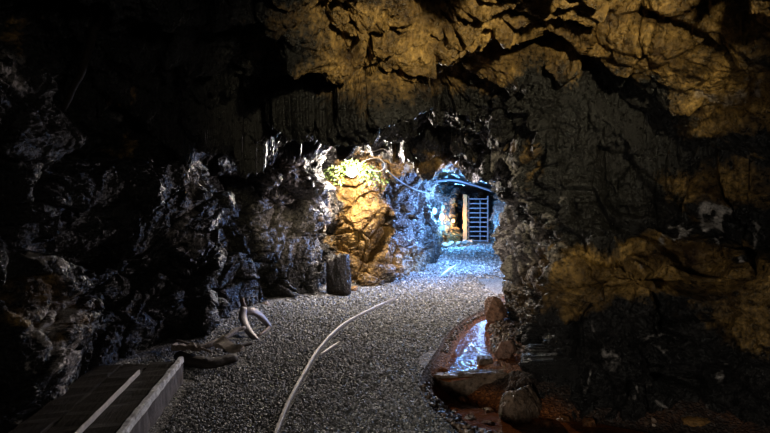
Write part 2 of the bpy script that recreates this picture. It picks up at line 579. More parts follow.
LB = [(-2.7, -4), (-2.6, 0.5), (-2.45, 2.6), (-2.32, 3.3), (-2.42, 4.3), (-1.92, 5.45), (-2.15, 6.4), (-1.72, 7.3), (-1.12, 8.3), (-1.35, 8.9), (-.95, 9.45), (-.45, 9.35),
      (.02, 9.6), (.42, 10.4), (.95, 12.0), (1.38, 13.7), (1.42, 15.2), (1.72, 17.6), (2.38, 19.9), (2.92, 20.6), (2.8, 24.)]
LSP = [8, 14, 60, 90, 80, 70, 60, 60, 30, 40, 40, 40, 40, 50, 40, 20, 24, 24, 16, 8]
left_levels = [
    (-.35, lev(LB, 0)),
    (.35, lev(LB, [0, 0, -.05, -.05, -.05, -.05, 0, 0, .04, 0, 0, 0, 0, 0, 0, 0, 0, 0, 0, 0, 0])),
    (.95, lev(LB, [0, 0, -.12, -.15, 0, .06, -.05, -.05, .08, 0, .02, 0, .05, .02, 0, 0, 0, 0, 0, 0, 0])),
    (1.55, lev(LB, [0, 0, -.2, -.1, .05, .1, -.1, -.1, .1, 0, 0, -.02, .05, .06, .05, .03, 0, 0, 0, 0, 0])),
    (2.15, lev(LB, [0, 0, -.1, -.05, -.02, 0, -.1, -.1, .05, -.05, 0, -.02, .05, .1, .1, .08, .05, 0, 0, 0, 0])),
    (3.3, lev(LB, [.2, .2, .05, .0, 0, 0, 0, 0, 0, 0, 0, 0, .1, .2, .3, .3, .3, .3, .3, 0, 0])),
]
left_grooves = [([(95, 150), (200, 160), (330, 168)], 8, .12), ([(240, 180), (262, 260), (285, 300)], 9, .25), ([(0, 180), (20, 250), (0, 300)], 16, .3), ([(40, 190), (90, 130)], 10, .2)]
left_swells = [(22, 350, 60, 100, .22)]
wall_left, WL = loft('wall_left', left_levels, LSP, 330, 11, 1, left_grooves, left_swells, .85)

RB = [(3.3, -4), (3.3, .5), (3.35, 3.0), (2.6, 3.85), (1.85, 4.05), (1.42, 4.35), (1.5, 5.1), (1.62, 6.1), (1.76, 7.3), (2.35, 8.3), (2.9, 9.8), (3.2, 11.6), (3.3, 13.6), (3.95, 17.), (4.45, 20.4), (4.5, 24.)]
RSP = [8, 20, 110, 110, 80, 70, 70, 60, 40, 20, 20, 20, 30, 24, 10]


def rlev(off):
    return [(x + off.get(i, (0, 0))[0], y + off.get(i, (0, 0))[1]) for i, (x, y) in enumerate(RB)]


right_levels = [
    (-.75, rlev({})),
    (-.1, rlev({5: (.03, 0), 6: (.02, 0)})),
    (.45, rlev({3: (0, .03), 4: (0, -.0), 5: (.0, 0), 6: (.05, 0), 7: (.06, 0), 8: (.06, 0)})),
    (.95, rlev({2: (0, -.1), 3: (0, -.12), 4: (0, -.1), 5: (.08, -.05), 6: (.06, 0), 7: (.04, 0), 8: (.0, 0)})),
    (1.3, rlev({2: (0, .1), 3: (0, .12), 4: (.05, .3), 5: (.2, .3), 6: (.08, 0), 7: (0, 0), 8: (-.07, 0)})),
    (1.75, rlev({2: (0, .2), 3: (0, .3), 4: (.0, .5), 5: (.1, .35), 6: (-.05, 0), 7: (-.12, 0), 8: (-.2, 0)})),
    (2.15, rlev({2: (0, -.1), 3: (-.1, .0), 4: (-.2, .3), 5: (-.1, .3), 6: (-.25, 0), 7: (-.4, 0), 8: (-.5, 0), 9: (-.2, 0)})),
    (2.55, rlev({2: (-.1, -.3), 3: (-.2, -.3), 4: (-.4, .1), 5: (-.4, .3), 6: (-.6, 0), 7: (-.8, 0), 8: (-.9, 0), 9: (-.5, 0)})),
    (3.5, rlev({2: (-.2, -.7), 3: (-.5, -.6), 4: (-.8, -.1), 5: (-1., .1), 6: (-1.2, 0), 7: (-1.4, 0), 8: (-1.4, 0), 9: (-1, 0)})),
]
right_grooves = []
right_swells = [(518, 168, 30, 34, .12), (524, 215, 24, 44, .07)]
wall_right, WR = loft('wall_right', right_levels, RSP, 400, 23, -1, right_grooves, right_swells, .9,
                      [([(540, 40), (600, 88), (650, 112), (710, 126), (790, 158)], .8, 85), ([(640, 14), (700, 38), (790, 66)], .2, 14), ([(600, 160), (680, 200), (790, 215)], .2, 26), ([(560, 292), (660, 300), (790, 330)], .2, 40), ([(480, 150), (530, 138), (570, 160)], .12, 12), ([(590, 128), (640, 150), (700, 160)], .2, 22), ([(560, 192), (590, 192), (640, 218), (700, 235)], .18, 18), ([(550, 230), (580, 236), (640, 244)], .14, 12), ([(570, 330), (640, 350), (720, 345)], .16, 22), ([(560, 375), (620, 385), (700, 380)], .14, 16)])

# ceiling: heights measured along the roof, smoothly joined, then broken into ledges
CP = np.array([(-3, -4, 2.9), (0, -4, 3.1), (3.5, -4, 3.0), (-3, 0, 3.0), (0, 0, 3.2), (3.5, 0, 3.2), (-2.5, 2.5, 2.9), (0, 2.4, 3.2), (3.3, 2.4, 3.1),
               (-2.3, 3.9, 2.35), (-2.3, 5.0, 2.3), (-2.2, 6.5, 2.35), (-1.2, 3.3, 2.85), (-1.2, 4.1, 2.5), (-1.2, 5.2, 2.32), (-1.2, 7, 2.35), (-.9, 8.8, 2.33), (0, 3.3, 3.0), (0, 3.9, 2.68), (0, 4.6, 2.42),
               (0, 5.6, 2.3), (0, 7.2, 2.25), (.3, 9.2, 2.2), (1.2, 3.4, 3.05), (1.2, 4.0, 2.75), (1.2, 4.7, 2.45), (1.2, 5.8, 2.2), (1.0, 7.5, 2.18), (1.4, 9, 2.2), (2.2, 3.6, 2.75), (2.2, 4.4, 2.35), (3, 3.4, 2.6), (3, 4.4, 2.2),
               (1, 12, 2.38), (2.8, 11, 2.3), (1.8, 14, 2.2), (3.2, 14, 2.15), (2.0, 17, 2.5), (3.8, 17, 2.4), (2.8, 20, 2.45), (3.4, 20.5, 2.42), (4.4, 20.5, 2.4), (4, 24, 2.1), (-3, 9, 2.4), (-3, 14, 2.4), (-3, 24, 2.4), (5.5, 9, 2.3), (5.5, 24, 2.3), (5.5, 15, 2.3)])


def tps(cp, Q):
    def U(r2):
        return np.where(r2 > 0, .5 * r2 * np.log(np.maximum(r2, 1e-12)), 0)
    n = len(cp)
    X = cp[:, :2]
    K = U(((X[:, None] - X[None]) ** 2).sum(-1)) + .002 * np.eye(n)
    Pm = np.hstack([np.ones((n, 1)), X])
    A = np.block([[K, Pm], [Pm.T, np.zeros((3, 3))]])
    w = np.linalg.solve(A, np.concatenate([cp[:, 2], np.zeros(3)]))
    out = np.zeros(len(Q))
    for s in range(0, len(Q), 50000):
        q = Q[s:s + 50000]
        out[s:s + 50000] = U(((q[:, None] - X[None]) ** 2).sum(-1)) @ w[:n] + w[n] + q @ w[n + 1:]
    return out


xs = np.concatenate([np.linspace(-3.2, -2.6, 12), np.linspace(-2.59, 3.4, 430), np.linspace(3.42, 5.2, 40)])
ys = np.concatenate([np.linspace(-4, 2.4, 26), np.linspace(2.41, 5.6, 330), np.linspace(5.62, 10, 170), np.linspace(10.05, 24, 90)])
XX, YY = np.meshgrid(xs, ys, indexing='ij')
V = np.stack([XX.ravel(), YY.ravel(), np.zeros(XX.size)], 1)
V[:, 2] = tps(CP, V[:, :2])
nC = normals_of(V, len(xs), len(ys), -1)
qC = project(V)
d = rock_relief(V, 37, 1.25, (.8, 1.15, 1.5)) * np.interp(V[:, 1], [7.5, 9.5], [1., .45])
ceil_grooves = [([(400, 0), (440, 30), (520, 20)], 4, .12), ([(320, 20), (350, 60), (385, 20)], 4, .1), ([(430, 20), (470, 50)], 3, .1), ([(560, 0), (610, 14)], 4, .1)]
qw = qC + np.stack([fbm(V * 2.2, 180, 2), fbm(V * 2.2 + 9, 181, 2)], 1) * 14
for line, dep, wd in [([(380, 112), (440, 96), (500, 68), (545, 46), (600, 22), (660, -8)], .7, 60), ([(240, 78), (300, 92), (352, 108), (400, 120)], .08, 26), ([(395, 62), (440, 70), (490, 55), (530, 36)], .14, 12),
                      ([(340, 40), (400, 34), (440, 44), (500, 22), (560, 18)], .12, 10), ([(90, 60), (170, 84), (250, 120)], .08, 26), ([(120, 20), (220, 30), (300, 60)], .12, 20),
                      ([(640, 30), (700, 52), (780, 76)], .3, 20)]:
    d += overhang(qw, line, dep, wd) * (V[:, 1] > 1.5)
for line, w, dep in ceil_grooves:
    d -= dep * np.exp(-(seg_dist(qC, line) / w) ** 2) * (V[:, 1] > 1.5)
VC = V + nC * d[:, None]
ceiling = structure(grid_mesh('ceiling', VC, len(xs), len(ys), M['rock'], True, mineral_and_light(VC, 37)))

# ends of the passage: behind the gate, and behind the camera
for nm, yy, sgn in (('wall_back', 23.6, 1), ('wall_front', -3.7, -1)):
    gx, gz = np.linspace(-3.4, 5.4, 70), np.linspace(-.6, 3.6, 40)
    A, B = np.meshgrid(gx, gz, indexing='ij')
    P = np.stack([A.ravel(), np.full(A.size, yy), B.ravel()], 1)
    P[:, 1] += rock_relief(P, 71, .8)
    structure(grid_mesh(nm, P, 70, 40, M['rock'], sgn > 0, np.zeros((len(P), 3))))

# ------------------------------------------------------------------ setting: gravel floor with the drain channel on the right
EDGE = np.array([(1.95, 8.6), (1.74, 7.8), (1.18, 6.94), (.75, 5.95), (.545, 5.24), (.36, 4.6), (.30, 4.2), (.34, 3.8), (.5, 3.3), (.8, 2.4), (1.2, 1.0), (1.6, -4)])
UPPER = [(1.5, 7.9), (1.28, 7.16), (1.11, 6.46), (1.0, 5.76), (.87, 5.2), (.74, 4.95), (.52, 4.72)]
LOWER = [(.45, 4.72), (.5, 4.56), (.72, 4.24), (1.08, 3.99), (1.64, 3.85), (2.3, 3.6)]
EDGE_S = catmull(EDGE, 8)


def channel(P):
    """how far inside the drain channel a point of the floor lies (metres, negative = on the path)"""
    x = np.interp(P[:, 1], EDGE_S[::-1, 1], EDGE_S[::-1, 0])
    d = seg_dist(P[:, :2], EDGE_S[:, :2])
    return np.where((P[:, 0] > x) & (P[:, 1] < 8.6), d, -d)


def floor_z(P, detail=True):
    c = channel(P)
    z = .012 * fbm(P * np.array([1.2, 1.2, 0]) + 3, 5, 3)
    left = np.interp(P[:, 1], [y for x, y in LB], [x for x, y in LB])
    z = z + .10 * np.exp(-np.clip(P[:, 0] - left, 0, 9) / .22)
    inside = np.clip(c, 0, None)
    # path edge: a kerb upstream, an easy slope downstream
    steep = np.clip((P[:, 1] - 4.1) / .5, 0, 1)
    kerb = -.035 * np.clip(inside / .03, 0, 1) * steep
    du = seg_dist(P[:, :2], UPPER); dl = seg_dist(P[:, :2], LOWER)
    bed = np.minimum(np.clip(-.145 + .4 * np.clip(du - .09, 0, 9), -.145, -.0), np.clip(-.40 + .62 * np.clip(dl - .12, 0, 9), -.40, .0))
    bed = bed + .03 * fbm(P * np.array([6., 6., 0]), 8, 4)
    zc = np.minimum(kerb - .02, np.maximum(bed, -np.interp(P[:, 1], [4.1, 4.3, 4.6, 4.95], [.75, 1.2, 1.8, .45]) * inside + kerb))
    return np.where(c > 0, zc, z)


xs = np.concatenate([np.linspace(-3.0, -2.3, 20), np.linspace(-2.28, .3, 170), np.linspace(.31, 1.9, 160), np.linspace(1.93, 5.4, 70)])
ys = np.concatenate([np.linspace(-4, 2.6, 24), 2.62 * np.exp(np.linspace(0, math.log(24 / 2.62), 480))])
XX, YY = np.meshgrid(xs, ys, indexing='ij')
V = np.stack([XX.ravel(), YY.ravel(), np.zeros(XX.size)], 1)
cF = channel(V)
V[:, 2] = floor_z(V)
fine = np.where(cF > 0, .012, .006)
V[:, 2] += fine * fbm(V * 22, 15, 3)
colF = np.zeros((len(V), 3))
colF[:, 0] = np.clip((cF + .0) / .06, 0, 1) * .9
wl = np.where(V[:, 1] > 4.75, -.1, -.25)
near = np.clip((wl + .10 - V[:, 2]) / .09, 0, 1) * np.clip((1.75 - V[:, 0]) / .4, 0, 1)
far_rust = np.clip((V[:, 1] - 6.5) / .7, 0, 1) * np.clip(cF / .2, 0, 1) * .7
colF[:, 1] = np.clip(np.maximum(near * (cF > 0), far_rust) + .25 * fbm(V * 3, 9, 3), 0, 1) * (cF > 0)
floor = structure(grid_mesh('floor', V, len(xs), len(ys), M['floor'], False, colF))


def water_sheet(name, line, half, z, label):
    c = catmull(line, 12)
    n = len(c)
    t = np.gradient(c, axis=0); t /= np.linalg.norm(t, axis=1)[:, None]
    nr = np.stack([-t[:, 1], t[:, 0]], 1)
    w = np.linspace(-1, 1, 18)
    hw = np.interp(np.linspace(0, 1, n), np.linspace(0, 1, len(half)), half)
    P = np.zeros((n, 18, 3))
    P[:, :, :2] = c[:, None] + nr[:, None] * w[None, :, None] * hw[:, None, None]
    zz = np.interp(np.linspace(0, 1, n), np.linspace(0, 1, len(z)), z)
    P[:, :, 2] = zz[:, None]
    P = P.reshape(-1, 3)
    P[:, 2] += .004 * fbm(P * np.array([6, 14, 1]), 77, 2)
    o = grid_mesh(name, P, n, 18, M['water'], False)
    return tag(o, label, 'water', None, 'stuff')


water_sheet('stream_water', UPPER, [.26, .24, .18, .2, .24, .26, .1], [-.085, -.09, -.092, -.095, -.1, -.105, -.13], 'shallow rust-coloured water running down the drain beside the gravel path')
water_sheet('pool_water', LOWER, [.08, .14, .22, .26, .28, .2], [-.2, -.275, -.28, -.28, -.28, -.28], 'orange-brown water in the lower pool below the stone slab')


# ------------------------------------------------------------------ loose stones
ICO = None


def scatter(name, pts, sizes, mat, seed):
    """one mesh of loose stones: pts (n,3) centres, sizes (n)"""
    global ICO
    if ICO is None:
        bm = bmesh.new(); bmesh.ops.create_icosphere(bm, subdivisions=1, radius=1.)
        bm.verts.ensure_lookup_table()
        ICO = (np.array([v.co[:] for v in bm.verts]), np.array([[v.index for v in f.verts] for f in bm.faces])); bm.free()
    r = np.random.default_rng(seed)
    V0, F0 = ICO
    n = len(pts)
    q = r.normal(size=(n, 4)); q /= np.linalg.norm(q, axis=1)[:, None]
    a, b, c, d_ = q.T
    R = np.stack([np.stack([1 - 2 * (c * c + d_ * d_), 2 * (b * c - a * d_), 2 * (b * d_ + a * c)], -1),
                  np.stack([2 * (b * c + a * d_), 1 - 2 * (b * b + d_ * d_), 2 * (c * d_ - a * b)], -1),
                  np.stack([2 * (b * d_ - a * c), 2 * (c * d_ + a * b), 1 - 2 * (b * b + c * c)], -1)], 1)
    sh = r.uniform(.55, 1.25, (n, 1, 3)) * sizes[:, None, None]
    jit = r.uniform(.72, 1.2, (n, len(V0), 1))
    P = np.einsum('nij,nkj->nki', R, V0[None] * jit * sh) + pts[:, None]
    me = bpy.data.meshes.new(name)
    fill_mesh(me, P.reshape(-1, 3), (F0[None] + (np.arange(n) * len(V0))[:, None, None]).reshape(-1, 3), False)
    me.materials.append(mat)
    return link(bpy.data.objects.new(name, me))


RAIL_PX = [(272, 446), (280, 423), (290, 400), (304, 374), (320, 348), (343, 325), (372, 309), (396, 298)]
RAIL = np.array([on_floor(x, y, .02) for x, y in RAIL_PX])
STUB = np.array([on_floor(x, y, .02) for x, y in [(320, 355.5), (330, 348), (340, 342)]])
KEEP_OUT = []                                    # (polyline, clearance) the loose gravel keeps off things that lie on it


def clear_of(p, sz):
    """leave out stones that would sit in a wall or in a thing"""
    bpy.context.view_layer.update()
    t = tree_of([o for o in COL.objects if o.type == 'MESH' and o.name != 'floor' and o.get('kind') != 'stuff' and not o.name.startswith('ceiling')] + [o for o in COL.objects if 'water' in o.name])
    ok = np.array([t.find_nearest(Vector(q), float(s) * 1.6)[0] is None for q, s in zip(p, sz)])
    return p[ok], sz[ok]


def lay_gravel():
    P = []
    S = []
    for y0, y1, dens, s in ((2.9, 4.2, 5200, .0105), (4.2, 5.6, 3800, .0115), (5.6, 7.5, 2000, .014), (7.5, 10.5, 900, .018), (10.5, 14, 380, .024), (14, 20, 190, .032)):
        n = int(dens * (y1 - y0) * 4.2)
        p = np.stack([rng.uniform(-2.3, 1.9, n), rng.uniform(y0, y1, n), np.zeros(n)], 1)
        if y0 > 9: p[:, 0] += 1.3 if y0 < 12 else 2.7
        c = channel(p)
        left = np.interp(p[:, 1], [y for x, y in LB], [x for x, y in LB])
        ok = (c < -.02) & (p[:, 0] > left + .02)
        px = HX + F * p[:, 0] / p[:, 1]
        ok &= (px > -20) & (px < 560)
        p = p[ok]
        sz = s * rng.uniform(.55, 1.45, len(p))
        p[:, 2] = floor_z(p) + sz * .15
        for line, clear in KEEP_OUT:
            k = seg_dist(p[:, :2], np.array(line)[:, :2]) > clear + sz * 1.6
            p, sz = p[k], sz[k]
        P.append(p); S.append(sz)
    P, S = clear_of(np.vstack(P), np.concatenate(S))
    P, S = [P], [S]
    g = scatter('gravel', np.vstack(P), np.concatenate(S), M['gravel'], 5)
    tag(g, 'loose grey crushed gravel covering the tunnel path', 'gravel', None, 'stuff')
    n = 17000
    p = np.stack([rng.uniform(.3, 2.2, n), rng.uniform(3.3, 8.2, n), np.zeros(n)], 1)
    c = channel(p)
    z = floor_z(p)
    wl = np.where(p[:, 1] > 4.75, -.09, -.25)
    k = (c > .022) & (z > wl - .006)
    p = p[k]; p[:, 2] = z[k]
    sz = .016 * rng.uniform(.4, 1.6, len(p)) ** 1.3
    p[:, 2] += sz * .2
    for line, clear in KEEP_OUT:
        k = seg_dist(p[:, :2], np.array(line)[:, :2]) > clear + sz * 1.6
        p, sz = p[k], sz[k]
    p, sz = clear_of(p, sz)
    g = scatter('bank_pebbles', p, sz, M['bank'], 6)
    tag(g, 'brown muddy pebbles on the banks of the drain', 'pebbles', None, 'stuff')


# ------------------------------------------------------------------ rails, track bed, timber
def rail_strip(name, pts, label, w=.024, h=.05, wear=1.):
    """old rail sunk in the gravel: head and web swept along a curve"""
    c = catmull(pts, 14)
    n = len(c)
    t = np.gradient(c, axis=0); t[:, 2] = 0; t /= np.linalg.norm(t, axis=1)[:, None]
    nr = np.stack([-t[:, 1], t[:, 0], np.zeros(n)], 1)
    prof = [(-.5, -.3), (-.5, .6), (-.36, .82), (.36, .82), (.5, .6), (.5, -.3), (.2, -.5), (-.2, -.5)]
    taper = np.clip(np.minimum(np.arange(n), np.arange(n)[::-1]) / 8., .35, 1)
    wob = 1 + .35 * fbm(c * 7, 91, 3)
    bm = bmesh.new()
    rings = [[bm.verts.new(tuple(c[i] + nr[i] * a * w * taper[i] * wob[i] + np.array([0, 0, b * h * .5]))) for a, b in prof] for i in range(n)]
    for x, y in zip(rings, rings[1:]):
        for j in range(8):
            bm.faces.new((x[j], x[(j + 1) % 8], y[(j + 1) % 8], y[j]))
    bm.faces.new(rings[0]); bm.faces.new(rings[-1])
    o = obj_bm(name, bm, M['rail'])
    KEEP_OUT.append((c, w * .55 + .004))
    return tag(o, label, 'rail')


rail_strip('curved_rail', RAIL, 'long pale worn rail curving up the middle of the gravel path')
rail_strip('rail_offcut', STUB + np.array([.0, 0, -.006]), 'short pale rail sliver branching beside the long curved rail', .026, .04)
FAR = np.array([on_floor(x, y, .015) for x, y in [(441, 276), (447, 271), (456, 265)]])
rail_strip('bent_strip', FAR, 'small pale metal strip lying on the blue-lit gravel far up the path', .06, .04)

# track bed at the lower left: deck, flaking edge timber with wet sheen painted pale, stained side board, iron rail
E0, E1 = np.array([-1.44, 2.55]), np.array([-1.72, 4.28])
ang = math.atan2(-(E1 - E0)[0], (E1 - E0)[1])
M['bright_rail'] = plain('bright_rail', (.62, .58, .55), .38, .3, .25, 30.)
LEN = float(np.linalg.norm(E1 - E0))
bed = thing('timber_track_bed', (E0[0], E0[1], 0), 'raised dark timber track bed by left wall, flaking edge with wet sheen painted pale', 'track bed', None, ang)


def part_box(name, size, loc, mat, parent, **kw):
    bm = bmesh.new(); rough_box(bm, size, loc, **kw)
    return obj_bm(name, bm, mat, parent)


for k in range(3):
    part_box('deck_plank', (.205, LEN - .03 * k, .05), (-.165 - .212 * k, LEN / 2 - .015 * k, .16), M['deck'], bed, cuts=22, noise=.008, seed=30 + k)
e = part_box('edge_beam', (.042, LEN, .055), (-.022, LEN / 2, .195), M['edge'], bed, cuts=60, noise=.003, seed=40, bevel=.006)
e['label'] = 'flaking edge timber with wet sheen painted pale'
part_box('side_board', (.035, LEN, .165), (-.024, LEN / 2, .083), M['side'], bed, cuts=30, noise=.006, seed=41)
part_box('end_board', (.62, .035, .13), (-.37, LEN - .0, .068), M['side'], bed, cuts=12, noise=.006, seed=42)
rb = part_box('rail', (.014, LEN - .32, .04), (-.262, LEN / 2 - .16, .207), M['bright_rail'], bed, cuts=20, noise=.002, seed=43, bevel=.004)
rb['label'] = 'narrow bright rail'
for k in range(3):
    part_box('cross_tie', (.6, .09, .13), (-.36, .3 + .55 * k, .066), M['wood_dark'], bed, cuts=4, noise=.006, seed=50 + k)
KEEP_OUT.append(([E0, E1], .06))

# forked iron lying against the foot of the left wall
fk0 = Vector(at(243, 309, 6.0))
fork = thing('wishbone_fork', (fk0.x, fk0.y, 0), 'pale two-pronged curved iron fork leaning joint-up at the foot of the left wall', 'fork')


def flat_bar(bm, pts, w, t, up):
    """curved flat bar: rectangular section swept along pts"""
    pts = catmull([tuple(p) for p in pts], 7)
    n = len(pts)
    rings = []
    ws = np.interp(np.linspace(0, 1, n), np.linspace(0, 1, len(w)), w)
    for i in range(n):
        tg = Vector(pts[min(i + 1, n - 1)] - pts[max(i - 1, 0)]).normalized()
        s = tg.cross(Vector(up)).normalized()
        u = s.cross(tg)
        p = Vector(pts[i])
        sec = [(-1, -.6), (-.8, -1), (.8, -1), (1, -.6), (1, .6), (.8, 1), (-.8, 1), (-1, .6)]
        rings.append([bm.verts.new(p + s * (a * ws[i] / 2) + u * (b * t / 2)) for a, b in sec])
    for x, y in zip(rings, rings[1:]):
        for j in range(8):
            bm.faces.new((x[j], x[(j + 1) % 8], y[(j + 1) % 8], y[j]))
    bm.faces.new(rings[0][::-1]); bm.faces.new(rings[-1])


def local(root, p):
    return Vector(p) - root.location


pr1 = [at(243.5, 308, 6.0), at(243, 318, 5.9), at(248, 330, 5.75), at(258, 341.5, 5.62)]
pr2 = [at(245.5, 312.5, 6.02), at(253, 311.5, 6.1), at(261.5, 317, 6.2), at(270, 327.5, 6.26)]
UPF = (.55, -.5, .7)
for pr, nm in ((pr1, 0), (pr2, 1)):
    bm = bmesh.new(); flat_bar(bm, [local(fork, p) for p in pr], [.07, .095, .085, .04], .05, UPF)
    obj_bm('prong', bm, M['iron'], fork, True)
bm = bmesh.new(); tube(bm, [local(fork, at(245, 309, 6.02)), local(fork, at(243, 303, 6.03)), local(fork, at(241.5, 299, 6.04))], [.034, .024, .03], 10)
obj_bm('pin', bm, M['rust_iron'], fork, True)
bm = bmesh.new(); tube(bm, [local(fork, at(257, 337, 5.68)), local(fork, at(264, 332, 5.95)), local(fork, at(269, 327.5, 6.18))], .018, 8)
obj_bm('tie_bar', bm, M['rust_iron'], fork, True)
KEEP_OUT.append(([p[:2] for p in pr1], .06)); KEEP_OUT.append(([p[:2] for p in pr2], .06))


def pole(name, pts, r, mat, label, cat, seg=9, squash=1., wob=.0):
    bm = bmesh.new()
    c = catmull(pts, 8)
    if wob:
        c = c + wob * np.stack([fbm(c * 4 + k, 60 + k, 3) for k in (0, 11, 23)], 1)
    tube(bm, c, r, seg, squash)
    o = obj_bm(name, bm, mat, None, True)
    KEEP_OUT.append((c[:, :2], (max(r) if isinstance(r, list) else r) + .005))
    return tag(o, label, cat)


def lift(px, py, z):
    return on_floor(px, py, z)


pole('wooden_pole', [lift(198, 349, .06), lift(222, 340, .08), lift(245, 328, .12)], [.028, .03, .022], M['wood'], 'long weathered pole lying along the left wall foot towards the iron fork', 'pole', wob=.03)
pole('thin_stick', [lift(176, 340, .17), lift(193, 345.5, .14), lift(211, 352, .10)], [.012, .014, .012], M['wood'], 'thin straight stick lying across the rotten log', 'stick')
pole('rotten_log', [lift(178, 358, .05), lift(205, 361, .055), lift(236, 357, .045)], [.06, .075, .05], M['wood_dark'], 'dark rotten log on the gravel just beyond the track bed', 'log', 12, .75, wob=.06)
pole('iron_bar', [lift(224, 351, .03), lift(240, 346, .03), lift(252, 343, .03)], [.022, .022, .018], M['wood_dark'], 'short dark bar on the gravel under the iron fork', 'bar')


def splinter(name, px, py, z, size, seed, mat, rz, tilt, label, cat):
    p = lift(px, py, z)
    bm = bmesh.new()
    rough_box(bm, size, (0, 0, 0), cuts=14, noise=.022, seed=seed, bevel=.004)
    o = obj_bm(name, bm, mat)
    o.location = p; o.rotation_euler = (tilt[0], tilt[1], rz)
    a = Vector((math.cos(rz), math.sin(rz))) * size[0] / 2
    KEEP_OUT.append(([(p[0] - a.x, p[1] - a.y), (p[0] + a.x, p[1] + a.y)], size[1] / 2 + .02))
    return tag(o, label, cat)


splinter('splintered_board', 228, 346, .16, (.34, .1, .035), 71, M['wood_pale'], -.45, (.25, .12), 'pale splintered board end resting on top of the rotten log', 'board')
splinter('wood_chunk', 187, 347, .16, (.24, .09, .05), 72, M['wood'], .1, (.1, .05), 'short brown chunk of wood under the thin stick', 'wood')

# ------------------------------------------------------------------ separate stones
rock('boulder', (-.8, 8.5, -.04), (.44, .3, .76), 3, M['dark_boulder'], 'tall dark boulder standing between the left wall and the orange rock', 'boulder', rz=.25, box=True, planes=10, cut=(.62, .9))
p = lift(266, 310, 0)
rock('pale_stone', (p[0], p[1], .0), (.17, .14, .13), 12, M['pale_stone'], 'small pale stone at the left wall foot just behind the iron fork', 'stone')
SL = thing
slab = rock('stone_slab', (.9, 4.86, -.47), (1.08, .3, .41), 21, M['boulder'], 'flat-topped brown stone slab lying across the drain', 'slab', rz=-.02, box=True, planes=3, sub=6, rough=.05)
rock('angular_rock', (1.17, 4.3, -.5), (.46, .34, .46), 33, M['boulder'], 'angular brown rock with a steep face at the right end of the slab', 'rock', rz=.5, planes=9, sub=6)
rock('block_stone', (1.03, 5.13, -.17), (.15, .13, .14), 41, M['boulder'], 'small dark square stone block standing behind the slab', 'stone', box=True, planes=3)
rock('red_stone', (1.25, 5.2, -.12), (.24, .16, .24), 47, M['pink_stone'], 'reddish pointed stone above the right end of the slab', 'stone', rz=.4)
rock('pink_stone', (1.53, 6.95, -.1), (.30, .3, .38), 52, M['pink_stone'], 'pinkish upright stone where the path edge meets the right wall', 'stone', rz=.2)
rock('ochre_stone', on_floor(702, 431, -.3), (.34, .2, .12), 58, M['ochre_stone'], 'ochre wedge of stone low at the foot of the right wall', 'stone', rz=.15)
rust = [(437, 404, .13, 'at the left end of the slab'), (462, 407, .12, ''), (475, 412, .09, ''), (488, 417, .1, ''), (470, 424, .11, ''), (489, 430, .1, ''), (556, 419, .1, ''), (546, 432, .11, ''), (563, 427, .12, ''), (588, 431, .13, ''), (455, 418, .09, '')]
rl = ['rusty stone at the left end of the slab, nearest the path', 'rusty stone in the pool touching the front of the slab', 'rusty pebble in the pool left of the angular rock', 'rusty stone in front of the angular rock tip',
      'rusty stone in the middle of the pool, bottom edge', 'rusty stone at the bottom edge in line with the block stone', 'small rusty stone at the wall foot behind the angular rock',
      'rusty stone at the dark wall foot right of the angular rock', 'rusty stone second from the right in the pool', 'rightmost rusty stone in the pool at the wall foot', 'smallest rusty stone on the gravel side of the pool']
for k, ((px, py, s, _), lb) in enumerate(zip(rust, rl)):
    q = on_floor(px, py, -.34)
    rock('rusty_stone', q, (s * 1.25, s, s * .8), 100 + k, M['rust_stone'], lb, 'stone', 'rusty stones in the lower pool', rz=k * 1.1, sub=4)
yl = [(318, 295, .11, 'yellowish stone at the left front corner of the dark boulder'), (354, 291, .13, 'yellowish stone at the right front corner of the dark boulder'), (304, 297, .1, 'small yellowish stone at the left wall foot left of the boulder')]
for k, (px, py, s, lb) in enumerate(yl):
    q = on_floor(px, py, .0)
    rock('yellow_stone', (q[0], q[1], -.01), (s * 1.3, s, s * .8), 130 + k, M['ochre_stone'], lb, 'stone', 'yellowish stones round the dark boulder', rz=k, sub=4)
fl_ = ['pale stone at the far wall foot under the cold lamps', 'pale stone at the far wall foot, second from the cold lamps', 'pale stone in the middle of the far rubble row', 'pale stone at the far wall foot under the amber lamp', 'pale stone in the far rubble row nearest the gate post']
for k, lb in enumerate(fl_):
    q = (2.16 + .3 * k, 18.0 + .42 * k, .02)
    rock('rubble_stone', q, (.3, .26, .2 + .03 * (k % 2)), 150 + k, M['pale_stone'], lb, 'stone', 'pale rubble along the far wall foot', rz=k * .9, sub=4)

# ------------------------------------------------------------------ gate at the far end
GY = 20.45
gx0, gx1, gz1 = 3.42, 4.2, 1.95
gate = thing('steel_gate', ((gx0 + gx1) / 2, GY, 0), 'pale steel ladder-barred gate closing the far end of the tunnel', 'gate')
W2 = (gx1 - gx0) / 2
for s in (-1, 1):
    part_box('gate_stile', (.045, .05, gz1), (s * W2, 0, gz1 / 2), M['gate'], gate, cuts=4, noise=.001, bevel=.006)
part_box('centre_bar', (.03, .04, gz1 - .2), (.08, 0, gz1 / 2 - .08), M['gate'], gate, cuts=4, noise=.001, bevel=.006)
for k in range(10):
    part_box('cross_bar', (2 * W2, .03, .036), (0, 0, .12 + k * .19), M['gate'], gate, cuts=3, noise=.001, bevel=.006)
part_box('gate_sill', (2 * W2 + .3, .09, .07), (0, 0, .035), M['rust_iron'], gate, cuts=3, noise=.002, bevel=.006)
bm = bmesh.new(); rough_box(bm, (.16, .14, 2.0), (0, 0, 1.0), cuts=14, noise=.012, seed=81, bevel=.015)
post = tag(obj_bm('timber_post', bm, M['post']), 'orange-brown timber post standing left of the steel gate', 'post')
post.location = (gx0 - .2, GY - .35, 0)

